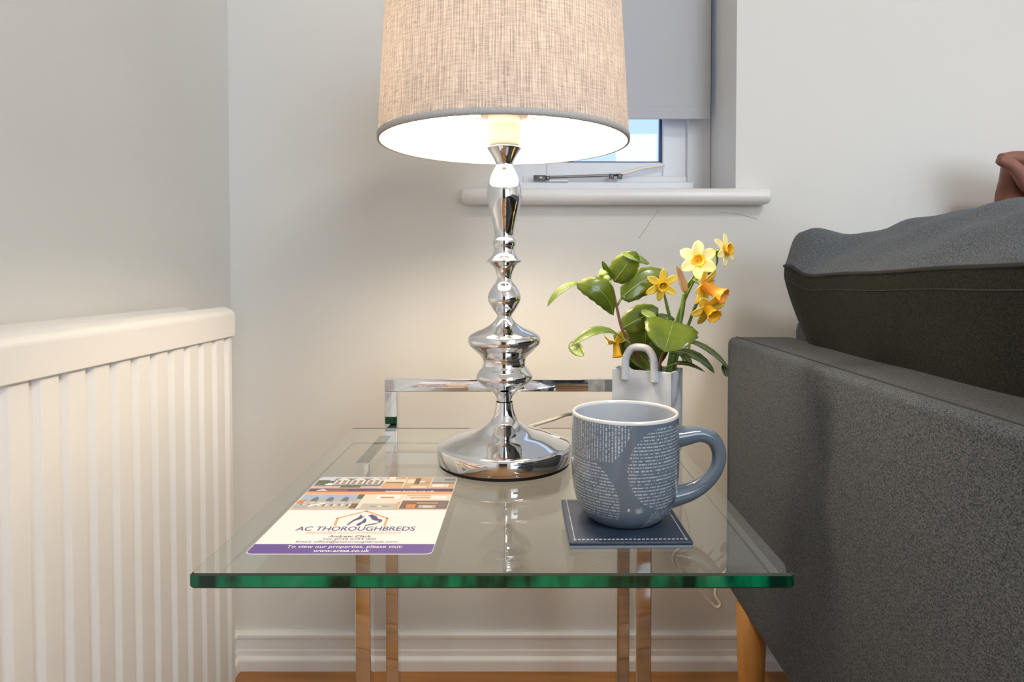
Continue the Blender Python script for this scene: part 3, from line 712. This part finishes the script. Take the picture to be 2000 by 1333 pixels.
tube('twig', [local(cam_s, vin + Vector((.004, 0, -.015))), cl_(1288, 715, .80), cl_(1300, 685, .79), cl_(1306, 660, .785)], [.002, .002, .0018, .0014], M['twig'], cam_s, 8, 6)
tube('twig', [local(cam_s, vin + Vector((.008, 0, -.015))), cl_(1310, 712, .80), cl_(1320, 690, .80), cl_(1338, 668, .80)], [.002, .0018, .0016, .0012], M['twig'], cam_s, 8, 6)
FC = (-.1, -1, .25)
add_leaf(cam_s, (1198, 616, .79), (1126, 553, .775), (23, 25), (-.05, -1, .25), curl=.16, fold=-.15, bend=(.004, 0, .009), shape=1.25)
add_leaf(cam_s, (1135, 552, .785), (1069, 599, .775), (7, 9), (-.3, -.7, .7), m='leaf_pale', curl=.16, fold=.3)
tube('petiole', [cl_(1192, 562, .79), cl_(1165, 552, .788), cl_(1133, 552, .786)], .0011, M['rib'], cam_s, 6, 4)
add_leaf(cam_s, (1199, 551, .79), (1244, 492, .775), (26, 24), (0, -1, .2), curl=.06, fold=-.12, shape=.8)
add_leaf(cam_s, (1214, 494, .777), (1268, 515, .790), (6, 16), (.15, -.8, .9), m='leaf_pale', curl=.12, fold=-.2, shape=.8)
add_leaf(cam_s, (1212, 584, .79), (1304, 534, .80), (25, 25), (0, -1, .15), curl=.05, fold=-.10, shape=.75, bend=(0, 0, .006))
tube('petiole', [cl_(1205, 598, .79), cl_(1213, 584, .79)], .0016, M['rib'], cam_s, 6, 2)
add_leaf(cam_s, (1216, 642, .80), (1286, 602, .805), (26, 24), (.05, -1, .2), curl=.05, fold=-.1, shape=.75)
add_leaf(cam_s, (1254, 606, .795), (1282, 622, .775), (8, 10), (.1, -.9, .7), m='leaf_pale', fold=.1)
add_leaf(cam_s, (1240, 644, .815), (1318, 622, .82), (20, 20), (0, -1, .4), m='leaf_dark', fold=-.1)
add_leaf(cam_s, (1262, 630, .812), (1253, 730, .812), (50, 50), (.05, -1, .12), curl=.10, fold=-.18, shape=.72, serr=.0)
add_leaf(cam_s, (1316, 628, .775), (1298, 688, .745), (50, 50), (.05, -.75, .9), m='leaf', curl=.06, fold=.16, shape=.62, serr=.07)
add_leaf(cam_s, (1214, 660, .79), (1114, 678, .76), (7, 12), (-.15, -.75, .75), m='leaf_pale', curl=.16, fold=.35, shape=1.3, bend=(0, 0, .004))
add_leaf(cam_s, (1116, 668, .772), (1140, 696, .745), (10, 14), (-.1, -1, .25), m='leaf_pale', fold=.2, serr=.08)
tube('petiole', [cl_(1230, 672, .793), cl_(1222, 664, .792), cl_(1210, 660, .79)], .0014, M['rib'], cam_s, 6, 3)
add_leaf(cam_s, (1334, 664, .80), (1425, 724, .765), (7, 11), (.3, -.7, .8), m='leaf_dark', curl=.13, fold=.25)
add_leaf(cam_s, (1412, 712, .772), (1420, 737, .768), (6, 6), (0, -1, .2), m='leaf_dark')
add_leaf(cam_s, (1308, 690, .79), (1396, 730, .76), (12, 12), (.25, -.7, .8), m='leaf_dark', curl=.20, fold=.2)
add_leaf(cam_s, (1296, 722, .795), (1377, 727, .77), (5, 6), (.1, -.7, .8), m='leaf_dark', curl=.24, fold=.2)
add_leaf(cam_s, (1228, 690, .806), (1282, 726, .80), (13, 15), (.1, -.9, .5), m='leaf', curl=.05, fold=-.1)
add_leaf(cam_s, (1262, 690, .805), (1290, 730, .80), (14, 14), (.1, -1, .2), m='leaf_dark', fold=-.1)
add_leaf(cam_s, (1320, 672, .805), (1352, 716, .79), (9, 9), (.2, -.9, .4), m='leaf_dark', fold=.1)
add_leaf(cam_s, (1194, 548, .788), (1176, 510, .780), (6, 6), (-.1, -1, .2), m='leaf', fold=.3, serr=0)
for x, y, D, r in ((1178, 536, .784, 9), (1184, 545, .782, 8), (1174, 545, .786, 7), (1188, 553, .784, 6), (1182, 528, .788, 6), (1192, 558, .783, 5)):
    r *= D/F; v_ = cl_(x, y, D)
    o = lathe('bud', smooth_profile([(0.0001, -r), (r*.75, -r*.6), (r, 0), (r*.7, r*.75), (.0001, r*1.35)], 3), M['bud'], cam_s, 12, loc=v_)
    o.rotation_euler = (random.uniform(-.5, .3), random.uniform(-.5, .3), 0)

petal_cache = {}
def petal_mesh(L, W, m):
    k = (round(L, 5), round(W, 5), m)
    if k not in petal_cache:
        v, f = leaf_mesh((L*.10, 0, 0), (L, 0, .12*L), W, W, (0, 0, 1), curl=.06, fold=.22, serr=0, shape=.95, NT_=8)
        me = bpy.data.meshes.new('petal'); me.from_pydata([tuple(a) for a in v], [], f); me.update(); me.materials.append(M[m])
        for p in me.polygons: p.use_smooth = True
        petal_cache[k] = me
    return petal_cache[k]
def daffodil(label, ctr, face, L, W, tl_, tr, pm, cm, stem, roll=0.0, back=.1):
    """ctr (px, py, D) of the petal ring; face = direction of the trumpet; lengths in metres"""
    c = P(*ctr); foot_ = stem[-1]
    e = tag(empty('daffodil', tuple(foot_)), label, 'flower', 'daffodils in the bag vase')
    z = Vector(face).normalized(); x = Vector((0, 0, 1)).cross(z).normalized(); y = z.cross(x)
    R = Matrix((x, y, z)).transposed().to_4x4(); Tm = Matrix.Translation(local(e, c)) @ R
    for k in range(6):
        o = link('petal', petal_mesh(L, W*.84, pm), None, e)
        o.matrix_local = Tm @ Matrix.Rotation(roll + k*PI/3, 4, 'Z') @ Matrix.Rotation(back*(1 if k % 2 else .4) + random.uniform(-.12, .12), 4, 'Y') @ Matrix.Translation((0, 0, .0006*(k % 2)))
        sd = o.modifiers.new('solid', 'SOLIDIFY'); sd.thickness = .0005
    pr = smooth_profile([(.0004, 0), (tr*.55, .0006), (tr*.72, tl_*.35), (tr*.80, tl_*.7), (tr, tl_*.95), (tr*1.12, tl_)], 3)
    pr += [(r - .0006, z_ + .0001) for r, z_ in reversed(pr[2:])] + [(.0003, .0022)]
    n_ = len(pr)//2
    o = link('trumpet', lathe_mesh('trumpet', pr, 30, ruffle=lambda i, a: .10*math.sin(9*a)*max(0, 1 - abs(i - n_)/6)), M[cm], e, True); o.matrix_local = Tm
    for k in range(4):
        a = k*PI/2; tube('stamen', [Tm @ Vector((.15*tr*math.cos(a), .15*tr*math.sin(a), .001)), Tm @ Vector((.22*tr*math.cos(a), .22*tr*math.sin(a), tl_*.75))], .0005, M['cup_gold'], e, 5, 1)
    neck = Tm @ Vector((0, 0, -.004)); ov = Tm @ Vector((0, 0, -.011))
    pts = [Tm @ Vector((0, 0, .001)), neck, ov] + [local(e, s) for s in stem]
    tube('stem', pts, [.0018, .0015, .0021] + [.0014] + [.0020]*(len(stem) - 1), M['stem'], e, 8, 5)
    return e
k8 = .79/F*1.12
vb = lambda dx, dy: Vector((VX + dx, VY + dy, TZ + .012))
daffodil('pale lemon daffodil facing forward, the largest open bloom', (1363, 509, .785), (-.05, -1, .10), 35*k8, 12.5*k8, 7*k8, 10*k8, 'petal_pale', 'cup_gold',
         [P(1357, 535, .80), P(1340, 562, .80), P(1331, 600, .80), P(1323, 640, .80), P(1312, 700, .80), vb(.012, 0)], roll=PI/2, back=.05)
daffodil('highest daffodil at the right, turned sideways with an orange-yellow cup', (1415, 489, .785), (.62, -.72, .12), 30*k8, 8.5*k8, 12*k8, 9.5*k8, 'petal_pale', 'cup_gold',
         [P(1400, 513, .80), P(1386, 532, .80), P(1368, 541, .805), P(1345, 558, .805), P(1334, 590, .805), P(1326, 640, .805), P(1316, 700, .805), vb(.016, .004)], roll=.4, back=.15)
daffodil('small star-shaped yellow daffodil at the left of the bunch', (1291, 556, .775), (.12, -.9, -.30), 31*k8, 8*k8, 13*k8, 8.5*k8, 'petal', 'petal_deep',
         [P(1296, 572, .787), P(1303, 600, .79), P(1311, 640, .795), P(1308, 700, .80), vb(.008, .003)], roll=PI/2, back=.1)
daffodil('yellow daffodil with a long frilled orange trumpet', (1370, 556, .775), (.66, -.60, -.42), 36*k8, 11*k8, 46*k8, 12.5*k8, 'petal', 'cup_orange',
         [P(1352, 556, .79), P(1342, 575, .795), P(1327, 610, .80), P(1318, 645, .80), P(1310, 700, .80), vb(.014, -.004)], roll=.2, back=-.05)
daffodil('lowest right daffodil with a drooping golden trumpet', (1380, 600, .770), (.30, -.80, -.55), 34*k8, 10.5*k8, 27*k8, 11.5*k8, 'petal', 'cup_gold',
         [P(1368, 582, .79), P(1360, 595, .795), P(1350, 620, .80), P(1341, 645, .80), P(1322, 700, .80), vb(.018, 0)], roll=.3, back=-.05)
daffodil('drooping yellow daffodil half hidden behind the left leaves', (1203, 672, .805), (.10, -.25, -1), 26*k8, 9*k8, 24*k8, 9*k8, 'petal_deep', 'cup_gold',
         [P(1204, 655, .81), P(1214, 650, .812), P(1232, 668, .812), P(1250, 705, .81), vb(-.008, .004)], roll=.4, back=.9)
daffodil('yellow daffodil almost hidden behind the drooping right leaves', (1334, 690, .815), (.25, -.35, -.9), 20*k8, 8*k8, 16*k8, 7*k8, 'petal', 'cup_gold',
         [P(1332, 676, .82), P(1326, 676, .82), P(1318, 700, .815), vb(.020, .006)], roll=.1, back=.7)
sp_ = tag(empty('flower_spathe', tuple(P(1337, 600, .797))), 'papery brown sheath at the top of a daffodil stem', 'flower sheath')
add_leaf(sp_, (1337, 572, .792), (1320, 518, .785), (6, 9), (.1, -1, .1), m='spathe', name='sheath', fold=.5, serr=0, shape=.5)
tube('stalk', [local(sp_, P(1337, 572, .793)), local(sp_, P(1334, 600, .797)), local(sp_, P(1326, 645, .797)), local(sp_, P(1314, 705, .80)), local(sp_, vb(.010, -.004))], [.0022, .0026, .0026, .0026, .0024], M['stem'], sp_, 8, 5)

# ------------------------------------------------------------------ sofa (its back towards the table)
SX, SZ0, SZ1, SYE = .353, .184, .629, 1.142
sofa = tag(empty('sofa', (.75, .3, 0)), 'charcoal grey fabric sofa seen from behind its low back', 'sofa'); so = sofa.location
def sb(name, x0, x1, y0, y1, z0, z1, bev, m=None, seg=4): return box(name, x0 - so.x, x1 - so.x, y0 - so.y, y1 - so.y, z0, z1, m or M['sofa'], sofa, bev, seg)
bp = sb('back_panel', SX, SX + .118, -.62, SYE, SZ0, SZ1, .012)
# stitched seam along the upper edge of the outside face and round the far end
def sl3(*q): return [Vector(p) - so for p in q]
tube('seam', sl3((SX + .0145, -.60, SZ1 + .0002), (SX + .0145, .4, SZ1 + .0002), (SX + .0145, SYE - .012, SZ1 + .0002)), .0011, M['piping'], bp, 6, 1)
tube('seam', sl3((SX - .0001, SYE - .02, SZ1 - .012), (SX - .0001, SYE - .02, SZ0 + .01)), .0006, M['sofa'], bp, 6, 1)
sb('arm', SX + .112, 1.20, SYE - .112, SYE - .004, SZ0, .672, .03); sb('arm', SX + .112, 1.20, -.616, -.508, SZ0, .672, .03)
sb('seat_base', SX + .114, 1.22, -.51, SYE - .110, SZ0 + .01, .425, .02)
for x in (.374, 1.15):
    for y in (1.062, -.53):
        lathe('leg', [(0, 0), (.0175, 0), (.019, .004), (.0255, SZ0 + .004), (0, SZ0 + .004)], M['leg_wood'], sofa, 24, loc=Vector((x, y, 0)) - so)
# back cushion leaning over the low back
ca = math.radians(25); CH, CT = .36, .20
Q = Vector((.418 + CH*math.sin(ca), 0, .735 - CH*math.cos(ca))); eh = Vector((-math.sin(ca), 0, math.cos(ca))); et = Vector((math.cos(ca), 0, math.sin(ca)))
CY0, CY1 = .26, 1.03
def cush(l, t_, h):
    """l, t, h in -1..1 -> world"""
    ed = lambda q: max(0.0, 1 - abs(q)**2.4)
    tt = t_ + (1 if t_ > 0 else -1)*(.22*ed(l)*ed(h) if t_ > 0 else .22*(.7 + .3*ed(l)**.3)*max(0, 1 - abs(h)**4)**.6)*abs(t_)**3
    hh = h + (.115*ed(l)**.25*ed(t_)*abs(h)**3 if h > 0 else -.04*ed(l)*ed(t_))
    ll = l + (1 if l > 0 else -1)*(.05*ed(t_)*ed(h) - .10*max(0, .6 - h)**2*(1 if t_ < 0 else .5))*abs(l)**3
    y = (CY0 + CY1)/2 + ll*(CY1 - CY0)/2
    p = Q + et*((tt + 1)/2*CT) + eh*((hh + 1)/2*CH) + Vector((0, y, 0))
    p.z += (1.03 - y)*.030
    if h > .5:   # puckers running in from the seams
        w_ = (h - .5)*2; p += eh*(.0036*w_*math.sin(34*y + 4*t_) *(1 - t_**4) + .0024*w_*(1 - t_**4)*math.sin(71*y - 4*t_ + 1))
    if t_ < -.5: p += et*(-.0016*math.sin(30*y + 4*h)*(-t_ - .5)*2)
    # pinched far corner
    g = math.exp(-((l - .97)/.10)**2 - ((t_ + .55)/.45)**2 - ((h - 1)/.35)**2); p += eh*(.058*g)
    return p
cu = tag(empty('back_cushion', tuple(Q + Vector((.09, .65, 0)))), 'plump grey-blue back cushion with black piping on the sofa', 'cushion')
bm = bmesh.new(); N = 28; vmap = {}
def gv(i, j, k):
    key = (i, j, k)
    if key not in vmap: vmap[key] = bm.verts.new(cush(2*i/N - 1, 2*j/N - 1, 2*k/N - 1) - cu.location)
    return vmap[key]
for a in range(N):
    for b in range(N):
        for s in (0, N):
            for q in (((s, a, b), (s, a+1, b), (s, a+1, b+1), (s, a, b+1)), ((a, s, b), (a+1, s, b), (a+1, s, b+1), (a, s, b+1)), ((a, b, s), (a+1, b, s), (a+1, b+1, s), (a, b+1, s))):
                bm.faces.new([gv(*z_) for z_ in q])
bm.verts.index_update()
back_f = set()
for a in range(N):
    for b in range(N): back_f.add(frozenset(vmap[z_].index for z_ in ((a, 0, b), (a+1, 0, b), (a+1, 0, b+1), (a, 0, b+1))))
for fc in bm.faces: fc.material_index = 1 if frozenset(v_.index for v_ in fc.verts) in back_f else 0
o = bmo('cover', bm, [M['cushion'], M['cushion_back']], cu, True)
for tside in (-1, 1):
    ring_ = [(l/28*2 - 1, 1) for l in range(29)]
    tube('piping', [cush(l, tside, h) - cu.location for l, h in ring_], .0026, M['piping'], cu, 8, 3)
tube('seam', [cush(l/28*2 - 1, -1, .90) - cu.location for l in range(29)], .0010, M['piping'], cu, 6, 2)
# leather pouch standing on the sofa arm behind the cushion
pou = tag(empty('leather_pouch', (.90, 1.085, .672)), 'reddish-brown leather pouch with a rolled flap behind the cushion, at the right edge', 'bag'); pl = pou.location
v, f = [], []; nz, ns = 10, 28; ztop = P(0, 318, 1.085).z - pl.z; xl = P(1951, 0, 1.085).x - pl.x
for i in range(nz + 1):
    t_ = i/nz; wx = abs(xl)*(1 - .10*max(0, t_ - .55)**1.5*4 - .06*(1 - t_)**2); wy = .042*(1 - .55*t_**2)
    for k in range(ns):
        a = 2*PI*k/ns; c_, s_ = math.cos(a), math.sin(a)
        v.append((wx*abs(c_)**.6*(1 if c_ > 0 else -1) + .002*math.sin(20*t_ + 3*a), wy*abs(s_)**.7*(1 if s_ > 0 else -1) + .003*math.sin(9*t_ + 2*a), ztop*t_))
for i in range(nz):
    for k in range(ns): f.append((i*ns + k, i*ns + (k+1) % ns, (i+1)*ns + (k+1) % ns, (i+1)*ns + k))
f += [tuple(range(ns))[::-1], tuple(nz*ns + k for k in range(ns))]
pym('body', v, f, M['leather'], pou, True)
pp = lambda x, y, D=1.05: P(x, y, D) - pl
tube('rolled_flap', [pp(1950, 313), pp(1958, 315), pp(1975, 322), pp(1990, 337), pp(2006, 362), pp(2025, 378)], [.0065, .0085, .0095, .0105, .0105, .009], M['leather_matte'], pou, 14, 6)
tube('top_fold', [pp(1955, 309, 1.075), pp(1985, 308, 1.08), pp(2020, 312, 1.08), pp(2060, 316, 1.08)], [.008, .011, .012, .011], M['leather_matte'], pou, 14, 6)
